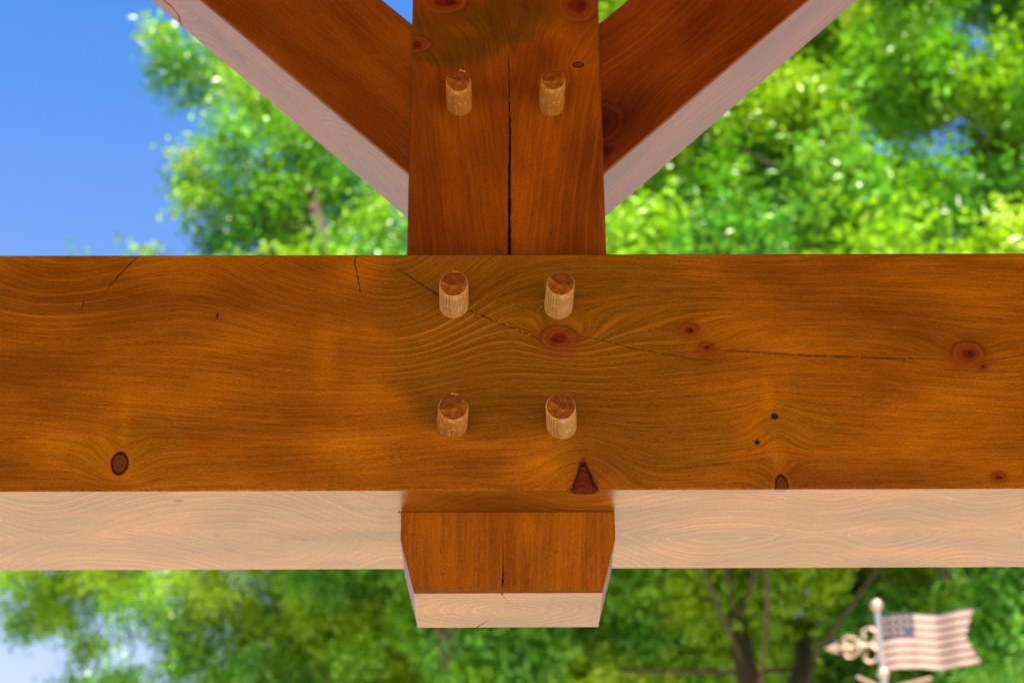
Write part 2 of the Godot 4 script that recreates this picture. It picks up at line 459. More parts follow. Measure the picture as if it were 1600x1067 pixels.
func king_post(parent: Node) -> Node3D:
	# u runs up the post from the top of the beam, v across it
	var w := wood({"light": Color(0.53, 0.25, 0.008), "dark": Color(0.40, 0.165, 0.003), "olive": Color(0.34, 0.19, 0.01), "line_color": Color(0.62, 0.33, 0.06), "line_share": 0.35,
		"form": 2, "form_v": 3.0, "spacing": 13.0, "seed_u": 1500.0, "seed_v": 220.0,
		"bumps": [[560, -63, 30, 40, -30], [556, 74, 26, 34, -26], [512, -92, 18, 24, -14], [486, 73, 12, 12, 8]],
		"knots": [[566, -62, 17, 25, 0], [560, 74, 22, 22, 0], [512, -92, 11, 17, 0], [486, 73.2, 3.6, 5.6, 1], [820, 30, 14, 18, 0]],
		"stains": [[525, -50, 40, 46, 0.75], [545, 4, 30, 40, 0.7], [498, -78, 8, 40, 0.6], [570, 40, 24, 40, 0.4]], "streaks": [[530, 40, 26, 30, 0.35], [530, -40, 14, 30, 0.35], [300, 0, 140, 90, 0.12]]})
	var lo := BEAM_H - 3.0
	var hi := 1250.0
	var cut := 720.0
	var half := POST_W * 0.5
	var e := 1.8
	var m := ArrayMesh.new()
	var st := begin()
	var o := Vector3(0, BASE, -SET * 0.001)
	var uv := func(p: Vector2) -> Vector2: return Vector2((p.y - 200.0) / 560.0, 1.0 - (p.x + half) / POST_W)
	face(st, o, Vector3.RIGHT, Vector3.UP, PackedVector2Array([Vector2(-half + e, lo), Vector2(half - e, lo), Vector2(half - e, cut), Vector2(-half + e, cut)]), [
		[[3.0, lo + 1.0, 1.8, 26.0], [2.7, 269.3, 1.8, 28.0], [3.0, 335.5, 1.6, 26.0], [4.0, 409.9, 1.2, 20.0], [3.4, 440, 0.75, 10.0], [3.1, 494.9, 0.35, 4.0], [3.1, 506, 0.1, 0.3]]], uv)
	var mat := wood_material(w, 200, -half, 560, POST_W, 1.6, 0.46, 0.24)
	finish(st, m, mat)
	st = begin()
	var x := half * 0.001
	var ee := e * 0.001
	var zf := -SET * 0.001
	var zb := zf - POST_D * 0.001
	var y0 := BASE + lo * 0.001
	var y1 := BASE + hi * 0.001
	var yc := BASE + cut * 0.001
	quad(st, Vector3(-x + ee, yc, zf), Vector3(x - ee, yc, zf), Vector3(x - ee, y1, zf), Vector3(-x + ee, y1, zf), [Vector2(0, 0), Vector2(0, 0.19), Vector2(0.5, 0.19), Vector2(0.5, 0)])
	var ring := [Vector2(x - ee, zf), Vector2(x, zf - ee), Vector2(x, zb), Vector2(-x, zb), Vector2(-x, zf - ee), Vector2(-x + ee, zf)]
	var run := 0.3
	for i in 5:
		var a: Vector2 = ring[i]
		var b: Vector2 = ring[i + 1]
		var r2 := run + a.distance_to(b)
		quad(st, Vector3(a.x, y0, a.y), Vector3(b.x, y0, b.y), Vector3(b.x, y1, b.y), Vector3(a.x, y1, a.y), [Vector2(0, run), Vector2(0, r2), Vector2(1.0, r2), Vector2(1.0, run)])
		run = r2
	quad(st, Vector3(-x, y1, zf), Vector3(x, y1, zf), Vector3(x, y1, zb), Vector3(-x, y1, zb))
	finish(st, m, timber_plain)
	return put("king_post", m, parent)


func pendant(parent: Node) -> Node3D:
	# the shaped foot of the post that hangs below the beam
	var w := wood({"light": Color(0.60, 0.32, 0.008), "dark": Color(0.50, 0.25, 0.003), "line_color": Color(0.66, 0.37, 0.08), "spacing": 15.0, "line_share": 0.3, "seed_u": 2200.0, "seed_v": 60.0, "streaks": [[-20, 18, 26, 12, 0.35]]})
	var end := wood({"depth": 1.6, "form": 3, "form_v": -92.0, "line_color": Color(0.72, 0.48, 0.2), "spacing": 8.5, "line_share": 0.4, "seed_u": 2600.0, "seed_v": 900.0})
	var half := POST_W * 0.5
	var low := 76.5
	var knee := 26.4
	var foot := 82.8
	var e := 1.5
	var m := ArrayMesh.new()
	var o := Vector3(0, BASE, -SET * 0.001)
	var st := begin()
	face(st, o, Vector3.RIGHT, Vector3.UP, PackedVector2Array([Vector2(-foot, -low + e), Vector2(foot, -low + e), Vector2(half, -knee), Vector2(half, -0.5), Vector2(-half, -0.5), Vector2(-half, -knee)]), [
		[[-5.0, -low + e + 0.3, 1.0, 12.0], [-4.6, -60, 0.7, 10.0], [-4.4, -45, 0.35, 5.0], [-4.8, -12, 0.1, 0.5]]], func(p: Vector2) -> Vector2: return Vector2((p.y + 80.0) / 80.0, 1.0 - (p.x + half) / POST_W))
	finish(st, m, wood_material(w, -80, -half, 80, POST_W, 1.6, 0.44, 0.24))
	st = begin()
	face(st, Vector3(0, BASE - low * 0.001, 0), Vector3.RIGHT, Vector3(0, 0, 1), PackedVector2Array([Vector2(-foot, -SET - POST_D), Vector2(foot, -SET - POST_D), Vector2(foot, -SET - e), Vector2(-foot, -SET - e)]), [
		[[-5.0, -SET - e - 0.3, 0.9, 8.0], [-5.5, -SET - 7, 0.1, 0.5]], [[-28, -SET - POST_D + 0.5, 0.8, 6.0], [-17, -SET - POST_D + 22, 0.15, 0.6]], [[-80, -SET - 34, 0.35, 2.0], [-64, -SET - 35, 0.1, 0.3]], [[-66, -SET - 57, 0.1, 0.3], [-54, -SET - 54, 0.3, 1.5], [-46, -SET - 53, 0.1, 0.3]]],
		func(p: Vector2) -> Vector2: return Vector2((p.x + half) / POST_W, (-p.y - SET) / POST_D))
	finish(st, m, wood_material(end, -half, -SET - POST_D, POST_W, POST_D, 1.6, 0.40))
	st = begin()
	var k := 0.001
	var zf := -SET * k
	var zb := zf - POST_D * k
	quad(st, Vector3(-foot * k, BASE - low * k, zf - e * k), Vector3(foot * k, BASE - low * k, zf - e * k), Vector3(foot * k, BASE + (-low + e) * k, zf), Vector3(-foot * k, BASE + (-low + e) * k, zf))
	for s in [-1.0, 1.0]:
		var p := [Vector2(half * s, -0.5), Vector2(half * s, -knee), Vector2(foot * s, -low + e), Vector2(foot * s, -low)]
		for i in 3:
			var a: Vector3 = Vector3(p[i].x * k, BASE + p[i].y * k, zf)
			var b: Vector3 = Vector3(p[i + 1].x * k, BASE + p[i + 1].y * k, zf - (e * k if i == 2 else 0.0))
			var q := [Vector3(b.x, b.y, b.z), Vector3(b.x, b.y, zb), Vector3(a.x, a.y, zb), Vector3(a.x, a.y, a.z)]
			if s < 0:
				q = [q[1], q[0], q[3], q[2]]
			quad(st, q[0], q[1], q[2], q[3], [Vector2(0.1 * i, 0.1), Vector2(0.1 * i, 0.19), Vector2(0.1 * i + 0.06, 0.19), Vector2(0.1 * i + 0.06, 0.1)])
	quad(st, Vector3(half * k, BASE - knee * k, zb), Vector3(-half * k, BASE - knee * k, zb), Vector3(-half * k, BASE - 0.5 * k, zb), Vector3(half * k, BASE - 0.5 * k, zb))
	quad(st, Vector3(foot * k, BASE - low * k, zb), Vector3(-foot * k, BASE - low * k, zb), Vector3(-half * k, BASE - knee * k, zb), Vector3(half * k, BASE - knee * k, zb))
	finish(st, m, timber_plain)
	return put("pendant", m, parent)


func strut(parent: Node, s: float) -> Node3D:
	# s is -1 for the strut that rises to the left and 1 for the one that rises to the right; along it u runs upwards from the post
	var w: Wood
	var under: Wood
	if s < 0:
		w = wood({"light": Color(0.50, 0.235, 0.015), "dark": Color(0.39, 0.165, 0.003), "spacing": 4.2, "line_share": 0.38, "line_color": Color(0.58, 0.30, 0.05), "seed_u": 3100.0, "seed_v": 610.0})
		under = wood({"light": w.light, "dark": w.dark, "depth": 1.4, "spacing": 9.0, "line_share": 0.35, "line_color": Color(0.70, 0.44, 0.2), "seed_u": 3300.0, "seed_v": 90.0, "form": 1, "form_v": 40.0})
	else:
		w = wood({"light": Color(0.48, 0.20, 0.012), "dark": Color(0.37, 0.135, 0.003), "spacing": 9.0, "line_share": 0.42, "line_color": Color(0.60, 0.30, 0.05), "seed_u": 4100.0, "seed_v": 110.0,
			"bumps": [[45, 36, 40, 26, 26], [150, 8, 80, 22, -20]], "knots": [[40, 44, 30, 22, 6], [20, 18, 15, 9, 6]], "streaks": [[60, 36, 70, 40, -0.6]]})
		under = wood({"light": w.light, "dark": w.dark, "depth": 1.4, "spacing": 10.0, "line_share": 0.25, "line_color": Color(0.68, 0.44, 0.22), "seed_u": 4700.0, "seed_v": 290.0, "knots": [[150, 30, 2.4, 1.2, 2]]})
	var tilt := deg_to_rad(44.3)
	var along := Vector3(cos(tilt) * s, sin(tilt), 0)
	var across := Vector3(-sin(tilt) * s, cos(tilt), 0)
	var deep := 130.5
	var x0 := POST_W * 0.5 - 0.5
	# where the lower edge meets the side of the post
	var root := Vector3(x0 * s * 0.001, BASE + (357.0) * 0.001, -STRUT_SET * 0.001)
	var long := 950.0
	var slant := deep * tan(tilt)       # the end is cut plumb against the post
	var e := 1.6
	var m := ArrayMesh.new()
	var st := begin()
	var run := 640.0
	var ax := along
	var uv := func(p: Vector2) -> Vector2: return Vector2(((p.x if s > 0 else -p.x) + 20.0) / run, 1.0 - p.y / deep)
	if s < 0:
		ax = -along
	var pts := PackedVector2Array([Vector2(e * tan(tilt) * s, e), Vector2(600 * s, e), Vector2(600 * s, deep - e), Vector2((deep - e) * tan(tilt) * s, deep - e)])
	if s < 0:
		pts.reverse()
	face(st, root, ax, across, pts, [], uv, 40.0)
	finish(st, m, wood_material(w, -20, 0, run, deep, 1.5, 0.46, 0.24))
	# underside
	st = begin()
	var checks := [] if s > 0 else [[[-400, 70, 1.2, 10.0], [-377, 65.6, 1.5, 12.0], [-363.6, 64.3, 1.4, 12.0], [-354, 72.2, 1.5, 12.0], [-354.5, 82, 1.2, 9.0], [-350, 88.5, 0.9, 6.0]]]
	var d := STRUT_D
	# seen from below: the first axis runs along the strut, the second towards the camera
	face(st, root + Vector3(0, 0, 0), ax, Vector3(0, 0, 1), PackedVector2Array([Vector2(0 if s > 0 else -600, -d), Vector2(600 if s > 0 else 0, -d), Vector2(600 if s > 0 else 0, -e), Vector2(0 if s > 0 else -600, -e)]), checks.map(func(c): return c.map(func(p): return [p[0], -p[1], p[2], p[3]])),
		func(p: Vector2) -> Vector2: return Vector2(((p.x if s > 0 else -p.x) + 20.0) / run, -p.y / d), 40.0)
	finish(st, m, wood_material(under, -20, 0, run, d, 1.3, 0.36))
	# the eased edge, the top, the back and the run above the picture
	st = begin()
	var k := 0.001
	var zf := Vector3(0, 0, 0)
	var zb := Vector3(0, 0, -d * k)
	var strip := func(u0: float, u1: float, v0: Vector2, v1: Vector2, skew: bool) -> void:
		var a0 := u0 + (v0.x * tan(tilt) if skew else 0.0)
		var a1 := u0 + (v1.x * tan(tilt) if skew else 0.0)
		var q := [root + (along * a0 + across * v0.x + Vector3(0, 0, v0.y)) * k, root + (along * u1 + across * v0.x + Vector3(0, 0, v0.y)) * k, root + (along * u1 + across * v1.x + Vector3(0, 0, v1.y)) * k, root + (along * a1 + across * v1.x + Vector3(0, 0, v1.y)) * k]
		if s < 0:
			q = [q[1], q[0], q[3], q[2]]
		quad(st, q[0], q[1], q[2], q[3], [Vector2(u0 * k, 0.4), Vector2(u1 * k, 0.4), Vector2(u1 * k, 0.4 + v0.distance_to(v1) * k), Vector2(u0 * k, 0.4 + v0.distance_to(v1) * k)])
	strip.call(0.0, 600.0, Vector2(0, -e), Vector2(e, 0), true)
	strip.call(0.0, long, Vector2(deep - e, 0), Vector2(deep, -e), true)
	strip.call(0.0, long, Vector2(deep, -e), Vector2(deep, -d), true)
	strip.call(0.0, long, Vector2(deep, -d), Vector2(0, -d), true)
	strip.call(600.0, long, Vector2(e, 0), Vector2(deep - e, 0), false)
	strip.call(600.0, long, Vector2(0, -d), Vector2(0, -e), false)
	strip.call(600.0, long, Vector2(0, -e), Vector2(e, 0), false)
	finish(st, m, timber_plain)
	return put("strut", m, parent)


func peg(parent: Node, x: float, y: float, z: float, radius: float, long: float, variant: int, side_mat: Material, end_mat: Material) -> void:
	# a turned hardwood peg driven through the joint: slightly tapered, hand cut, with a chipped rim
	var r := RandomNumberGenerator.new()
	r.seed = 100 + variant
	var n := 40
	var m := ArrayMesh.new()
	var st := SurfaceTool.new()
	st.begin(Mesh.PRIMITIVE_TRIANGLES)
	st.set_smooth_group(0)
	var wob := []
	for i in n:
		wob.append(1.0 + 0.02 * sin(i * TAU / n * 2.0 + variant) + r.randf_range(-0.008, 0.008))
	var lean := Vector2(r.randf_range(-2.0, 2.0), r.randf_range(-1.4, 0.8))
	var ring := func(i: int, j: int) -> Vector3:
		# j: 0 inside the timber .. 5 rim of the end
		var along: Array = [[-12.0, 1.0], [0.0, 1.0], [long * 0.4, 0.995], [long * 0.8, 0.975], [long - 1.0, 0.965], [long, 0.90]]
		var a := (i % n) * TAU / n
		var q: float = radius * along[j][1] * wob[i % n]
		var f: float = along[j][0]
		var chip := 0.0
		if j >= 4:
			chip = 0.25 * sin(a * 2.0 + variant * 1.7)
		return Vector3(cos(a) * q + lean.x * f / long, sin(a) * q + lean.y * f / long, f + chip) * 0.001
	for j in 5:
		for i in n:
			var q := [ring.call(i, j), ring.call(i + 1, j), ring.call(i + 1, j + 1), ring.call(i, j + 1)]
			quad(st, q[0], q[1], q[2], q[3], [Vector2(j * 0.2, float(i) / n), Vector2(j * 0.2, float(i + 1) / n), Vector2(j * 0.2 + 0.2, float(i + 1) / n), Vector2(j * 0.2 + 0.2, float(i) / n)])
	st.generate_normals()
	st.commit(m)
	m.surface_set_material(0, side_mat)
	st = SurfaceTool.new()
	st.begin(Mesh.PRIMITIVE_TRIANGLES)
	st.set_smooth_group(-1)
	var spin := 0.45 * sin(variant * 2.3)
	for i in n:
		var a: Vector3 = ring.call(i, 5)
		var b: Vector3 = ring.call(i + 1, 5)
		var c := Vector3(lean.x * 0.001, lean.y * 0.001, long * 0.001)
		for v in [c, b, a]:
			var t := Vector2(v.x, v.y).rotated(spin) / (radius * 0.001)
			st.set_uv(Vector2(0.5 + t.x * 0.49, 0.5 - t.y * 0.49))
			st.add_vertex(v)
	st.generate_normals()
	st.commit(m)
	m.surface_set_material(1, end_mat)
	# a torn sliver left standing at the rim
	st = begin()
	var at := r.randf_range(0.7, 1.3)
	for i in 3:
		var a1 := at + i * 0.16 + 2.0 * (variant % 2)
		var p := Vector3(cos(a1) * radius * 0.99, sin(a1) * radius * 0.99, long * 0.93)
		var q := p + Vector3(cos(a1) * 1.0, sin(a1) * 1.2, r.randf_range(0.3, 1.6))
		var side := Vector3(-sin(a1), cos(a1), 0) * 1.3
		var tip := q + Vector3(0, 0.3, r.randf_range(0.4, 1.2))
		for tri in [[p - side, p + side, tip], [p + side, p - side, tip + Vector3(0, 0, -0.5)]]:
			for v in tri:
				st.set_uv(Vector2(0.3, 0.2))
				st.add_vertex(v * 0.001)
	finish(st, m, side_mat)
	var o := put("peg", m, parent)
	o.position = Vector3(x * 0.001, BASE + y * 0.001, z * 0.001)


func roof(parent: Node) -> void:
	# outside the picture: the rafters, plates, corner posts and deck that shade the truss
	var ridge := BASE + 1.36
	var slope := 0.62
	var zt := -0.0935
	for s in [-1.0, 1.0]:
		for z in [zt, 1.15, 2.4, 3.7]:
			var foot := Vector3(2.45 * s, ridge - 2.45 * slope, z)
			put("rafter", timber(Vector3(0.0, ridge, z) + Vector3(0.05 * s, -0.031, 0), foot, 0.088, 0.19, Vector3.UP), parent)
		put("wall_plate", timber(Vector3(1.98 * s, BASE + 0.12, -0.20), Vector3(1.98 * s, BASE + 0.12, 3.95), 0.14, 0.23, Vector3.UP), parent)
		for z in [-0.0935, 3.7]:
			put("corner_post", timber(Vector3(1.85 * s, 0.1, z), Vector3(1.85 * s, BASE - 0.002, z), 0.17, 0.17, Vector3(0, 0, 1)), parent)
		var st := begin()
		var up := Vector3(slope * s, 1.0, 0).normalized()
		var a := Vector3(0, ridge + 0.115, 0)
		var b := Vector3(2.6 * s, ridge - 2.6 * slope + 0.115, 0)
		var z0 := -0.42
		var z1 := 4.3
		var c := [a + Vector3(0, 0, z0), b + Vector3(0, 0, z0), b + Vector3(0, 0, z1), a + Vector3(0, 0, z1)]
		if s < 0:
			c = [c[1], c[0], c[3], c[2]]
		var lift := up * 0.05
		var uvs := [Vector2(0, 0), Vector2(0, 1.8), Vector2(2.4, 1.8), Vector2(2.4, 0)]
		quad(st, c[0], c[1], c[2], c[3], uvs)
		quad(st, c[3] + lift, c[2] + lift, c[1] + lift, c[0] + lift, uvs)
		for i in 4:
			quad(st, c[(i + 1) % 4], c[i], c[i] + lift, c[(i + 1) % 4] + lift, [Vector2(0, 0), Vector2(1, 0), Vector2(1, 0.05), Vector2(0, 0.05)])
		var m := ArrayMesh.new()
		finish(st, m, timber_plain)
		put("roof_deck", m, parent)


# ------------------------------------------------------------------ trees
func tube(st: SurfaceTool, path: Array, sides := 9) -> void:
	# path: [Vector3, radius] pairs
	var rings := []
	for i in path.size():
		var dir: Vector3 = (path[mini(i + 1, path.size() - 1)][0] - path[maxi(i - 1, 0)][0]).normalized()
		var side := dir.cross(Vector3(0.31, 0.1, 0.94)).normalized()
		var other := dir.cross(side)
		var ring := []
		for k in sides:
			var a := k * TAU / sides
			ring.append(path[i][0] + (side * cos(a) + other * sin(a)) * path[i][1] * (1.0 + 0.10 * sin(k * 2.3 + i)))
		rings.append(ring)
	for i in path.size() - 1:
		for k in sides:
			var k2 := (k + 1) % sides
			quad(st, rings[i][k], rings[i][k2], rings[i + 1][k2], rings[i + 1][k], [Vector2(k / float(sides), i), Vector2((k + 1) / float(sides), i), Vector2((k + 1) / float(sides), i + 1), Vector2(k / float(sides), i + 1)])


func limb(from: Vector3, to: Vector3, r0: float, r1: float, sag: float, steps := 7) -> Array:
	var out := []
	var side := Vector3(rng.randf_range(-1, 1), rng.randf_range(-0.3, 0.6), rng.randf_range(-1, 1)) * sag
	for i in steps + 1:
		var t := float(i) / steps
		out.append([from.lerp(to, t) + side * sin(t * PI) + Vector3(rng.randf_range(-1, 1), 0, rng.randf_range(-1, 1)) * r0 * 0.35 * (1.0 if i > 0 and i < steps else 0.0), lerpf(r0, r1, t)])
	return out


func leaf_cluster(count: int, reach: float, long: float, wide: float, seed_: int) -> ArrayMesh:
	var r := RandomNumberGenerator.new()
	r.seed = seed_
	var st := begin()
	for i in count:
		var p := Vector3(r.randfn(), r.randfn(), r.randfn()) * reach * 0.5
		var dir := Vector3(r.randf_range(-1, 1), r.randf_range(-0.9, 0.5), r.randf_range(-1, 1)).normalized()
		var side := dir.cross(Vector3(r.randf_range(-0.6, 0.6), 1, r.randf_range(-0.6, 0.6))).normalized()
		var fold := side.cross(dir).normalized() * wide * 0.25
		var l := long * r.randf_range(0.7, 1.2)
		var tip := p + dir * l
		var a := p + dir * l * 0.42 + side * wide * 0.5 + fold
		var b := p + dir * l * 0.42 - side * wide * 0.5 + fold
		for v in [p, tip, a, p, b, tip]:
			st.add_vertex(v)
	var m := ArrayMesh.new()
	st.generate_normals()
	st.commit(m)
	return m


func tree(called: String, label: String, stems: Array, lobes: Array, density: float, cluster: ArrayMesh, leaf: Material, bark: Material, tints: Array, group := "") -> void:
	var root := Node3D.new()
	root.name = called
	add_child(root, true)
	var foot: Vector3 = stems[0][0][0]
	foot.y = 0
	root.position = foot
	tag(root, label, "tree", group)
	var st := SurfaceTool.new()
	st.begin(Mesh.PRIMITIVE_TRIANGLES)
	st.set_smooth_group(0)
	var moved := func(path: Array) -> Array: return path.map(func(p): return [p[0] - foot, p[1]])
	for s in stems:
		tube(st, moved.call(s))
	st.generate_normals()
	var m := ArrayMesh.new()
	st.commit(m)
	put("trunk", m, root, bark)
	# limbs from the nearest point of a stem to each mass of leaves
	st = SurfaceTool.new()
	st.begin(Mesh.PRIMITIVE_TRIANGLES)
	st.set_smooth_group(0)
	var where: Array[Transform3D] = []
	var color := PackedColorArray()
	for l in lobes:
		var c := Vector3(l[0], l[1], l[2])
		var rad: float = l[3]
		var best := foot
		var far := 1e9
		for s in stems:
			for p in s:
				var d: float = p[0].distance_to(c) + (4.0 if p[0].y > c.y - 0.2 else 0.0)
				if d < far:
					far = d
					best = p[0]
		if rng.randf() < 0.2:
			tube(st, moved.call(limb(best, c, 0.014 + 0.02 * rad, 0.006, 0.12 * minf(far, 3.0), 6)), 6)
		for k in 3:
			var out := Vector3(rng.randfn(), rng.randfn() * 0.7, rng.randfn()).normalized() * rad * 0.85
			tube(st, moved.call(limb(c - out * 0.15, c + out, 0.012, 0.004, 0.1, 3)), 4)
		var n := int(density * pow(rad, 2.2)) + 4
		var lobe_tint: Color = tints[rng.randi() % tints.size()]
		for i in n:
			var dir := Vector3(rng.randfn(), rng.randfn() * 0.9, rng.randfn()).normalized()
			var p := c + dir * rad * pow(rng.randf(), 0.42) * rng.randf_range(0.85, 1.22)
			var basis := Basis.from_euler(Vector3(rng.randf_range(-0.7, 0.7), rng.randf_range(0, TAU), rng.randf_range(-0.7, 0.7))).scaled(Vector3.ONE * rng.randf_range(0.75, 1.2))
			where.append(Transform3D(basis, p - foot))
			var t := lobe_tint.lerp(tints[rng.randi() % tints.size()], 0.35 * rng.randf() + 0.1)
			t = t * rng.randf_range(0.8, 1.2)
			t.a = 1.0
			color.append(t)
	st.generate_normals()
	m = ArrayMesh.new()
	st.commit(m)
	put("limbs", m, root, bark)
	var mm := MultiMesh.new()
	mm.transform_format = MultiMesh.TRANSFORM_3D
	mm.use_colors = true
	mm.mesh = cluster
	mm.instance_count = where.size()
	for i in where.size():
		mm.set_instance_transform(i, where[i])
		mm.set_instance_color(i, color[i])
	var crown := MultiMeshInstance3D.new()
	crown.name = "crown"
	crown.multimesh = mm
	crown.material_override = leaf
	crown.set_meta("kind", "stuff")
	root.add_child(crown, true)


func stem(points: Array) -> Array:
	# [x, y, z, radius] points smoothed into a path
	var out := []
	for i in points.size() - 1:
		var a: Array = points[i]
		var b: Array = points[i + 1]
		for k in 5:
			var t := k / 5.0
			out.append([Vector3(lerpf(a[0], b[0], t), lerpf(a[1], b[1], t), lerpf(a[2], b[2], t)) + Vector3(rng.randf_range(-1, 1), 0, rng.randf_range(-1, 1)) * 0.03, lerpf(a[3], b[3], t)])
	var e: Array = points[-1]
	out.append([Vector3(e[0], e[1], e[2]), e[3]])
	return out


func _ready() -> void:
	# camera: a 70 mm lens looking up from eye height
	var cam := Camera3D.new()
	cam.name = "camera"
	add_child(cam)
	cam.position = Vector3(-0.0075, BASE - 0.6911, 1.5884)
	cam.rotation_order = EULER_ORDER_YXZ
	cam.rotation = Vector3(0.48491, -0.00741, -0.00601)
	cam.near = 0.05
	cam.far = 4000.0
	cam.current = true
	var lens := CameraAttributesPhysical.new()
	lens.frustum_focal_length = 69.8
	lens.exposure_aperture = 9.0
	lens.frustum_focus_distance = 1.73
	cam.attributes = lens
	cam.keep_aspect = Camera3D.KEEP_HEIGHT
	cam.fov = rad_to_deg(2.0 * atan(533.5 / 3103.0))

	# sky, sun, exposure
	var exposure := 4.8
	var env := Environment.new()
	env.background_mode = Environment.BG_SKY
	env.tonemap_mode = Environment.TONE_MAPPER_LINEAR
	env.tonemap_exposure = exposure
	env.sdfgi_enabled = true
	env.ssao_enabled = true
	env.ssil_enabled = true
	var air := ProceduralSkyMaterial.new()
	air.sky_top_color = lin(0.006, 0.053, 0.178)
	air.sky_horizon_color = lin(0.56, 0.535, 0.49)
	air.sky_curve = 0.15
	air.ground_bottom_color = lin(0.05, 0.05, 0.04)
	air.ground_horizon_color = lin(0.20, 0.19, 0.16)
	air.sun_angle_max = 4.0
	var sky := Sky.new()
	sky.sky_material = air
	env.sky = sky
	var around := WorldEnvironment.new()
	around.name = "environment"
	around.environment = env
	add_child(around)
	var sun := DirectionalLight3D.new()
	sun.name = "sun"
	sun.light_color = Color(1.0, 0.95, 0.86)
	sun.light_energy = 1.5
	sun.light_angular_distance = 0.53
	sun.shadow_enabled = true
	add_child(sun)
	sun.look_at_from_position(Vector3(2.0, 9.0, 5.2), Vector3.ZERO)

	rng.seed = 11
	n_fine.seed = 3
	n_fine.frequency = 0.35
	n_fine.fractal_type = FastNoiseLite.FRACTAL_FBM
	n_fine.fractal_octaves = 2
	n_soft.seed = 8
	n_soft.frequency = 0.011
	n_soft.fractal_type = FastNoiseLite.FRACTAL_FBM
	n_soft.fractal_octaves = 3
	n_grain.seed = 21
	n_grain.frequency = 0.4
	n_grain.fractal_type = FastNoiseLite.FRACTAL_NONE
	n_warp.seed = 44
	n_warp.frequency = 0.004
	n_warp.fractal_type = FastNoiseLite.FRACTAL_NONE

	# a plain length of the same stained timber, 2 m by 0.4 m, for what the picture does not show closely
	timber_plain = wood_material(wood({"light": Color(0.50, 0.235, 0.015), "dark": Color(0.40, 0.175, 0.005), "seed_u": 6000.0, "seed_v": 33.0, "spacing": 9.0}), 0, 0, 2000, 400, 0.4, 0.42)
	timber_plain.texture_repeat = true
	timber_plain.uv1_scale = Vector3(0.5, 2.5, 1)

	ground()
	pavilion()
	grow_trees()
	weathervane()


func ground() -> void:
	var grass := StandardMaterial3D.new()
	var noise := NoiseTexture2D.new()
	var fn := FastNoiseLite.new()
	fn.seed = 5
	fn.frequency = 0.03
	noise.noise = fn
	noise.seamless = true
	noise.width = 512
	noise.height = 512
	var ramp := Gradient.new()
	ramp.set_color(0, lin(0.04, 0.08, 0.02))
	ramp.set_color(1, lin(0.09, 0.15, 0.035))
	noise.color_ramp = ramp
	grass.albedo_texture = noise
	grass.uv1_triplanar = true
	grass.uv1_world_triplanar = true
	grass.uv1_scale = Vector3.ONE * 0.35
	grass.roughness = 0.95
	var plane := PlaneMesh.new()
	plane.size = Vector2(1600, 1600)
	var lawn := put("lawn", plane, self, grass)
	lawn.set_meta("kind", "structure")
	var slab := StandardMaterial3D.new()
	var n2 := NoiseTexture2D.new()
	var f2 := FastNoiseLite.new()
	f2.seed = 15
	f2.frequency = 0.02
	f2.fractal_octaves = 6
	n2.noise = f2
	n2.seamless = true
	n2.width = 1024
	n2.height = 1024
	var r2 := Gradient.new()
	r2.set_color(0, lin(0.51, 0.478, 0.365))
	r2.set_color(1, lin(0.67, 0.635, 0.50))
	n2.color_ramp = r2
	slab.albedo_texture = n2
	slab.uv1_triplanar = true
	slab.uv1_world_triplanar = true
	slab.uv1_scale = Vector3.ONE * 0.5
	slab.roughness = 0.85
	var patio := Node3D.new()
	patio.name = "patio"
	patio.set_meta("kind", "structure")
	add_child(patio)
	# pale concrete cast in bays with open joints
	var box := BoxMesh.new()
	box.size = Vector3(2.985, 0.1, 2.985)
	for i in range(-6, 7):
		for j in range(-5, 3):
			var o := put("concrete_bay", box, patio, slab)
			o.position = Vector3(i * 3.0, 0.05, j * 3.0 + 0.6)


func pavilion() -> void:
	var root := Node3D.new()
	root.name = "timber_pavilion"
	add_child(root)
	tag(root, "orange stained timber pavilion truss with pegged tie beam, king post and two struts", "pavilion")
	var beam := tie_beam(root)
	var post := king_post(root)
	pendant(root)
	strut(root, -1.0)
	strut(root, 1.0)
	var side := wood_material(wood({"light": Color(0.72, 0.47, 0.20), "dark": Color(0.60, 0.34, 0.09), "line_color": Color(0.86, 0.72, 0.5), "spacing": 3.1, "line_share": 0.45, "chalk": 0.25, "seed_u": 8000.0, "seed_v": 15.0}), 0, 0, 42, 84, 5.0, 0.65, 0.35)
	var pale := wood_material(wood({"light": Color(0.76, 0.56, 0.34), "dark": Color(0.62, 0.38, 0.14), "line_color": Color(0.90, 0.80, 0.64), "spacing": 3.3, "line_share": 0.45, "chalk": 0.5, "seed_u": 8300.0, "seed_v": 215.0}), 0, 0, 42, 84, 5.0, 0.65, 0.35)
	var tip := wood_material(wood({"form": 3, "form_v": 22.0, "light": Color(0.62, 0.35, 0.04), "dark": Color(0.50, 0.25, 0.03), "spacing": 2.0, "line_share": 0.3, "line_color": Color(0.28, 0.08, 0.02), "seed_u": 8600.0, "seed_v": 11.0, "mottle": 0.2, "stains": [[1, 7, 14, 10, 0.55]], "olive": Color(0.34, 0.13, 0.015)}), -14, -14, 28, 28, 6.0, 0.6, 0.28)
	var rows := [[-48.6, 183.2, 13.3, 40.5, pale], [46.9, 181.4, 12.9, 44.5, pale], [-49.3, 62.6, 13.4, 36.5, side], [47.7, 61.8, 13.5, 38.0, pale]]
	for i in 4:
		peg(beam, rows[i][0], rows[i][1], 0.0, rows[i][2], rows[i][3], i, rows[i][4], tip)
	peg(post, -46.4, 437.2, -SET, 12.9, 43.0, 4, side, tip)
	peg(post, 45.3, 437.0, -SET, 12.8, 44.0, 5, side, tip)
	roof(root)


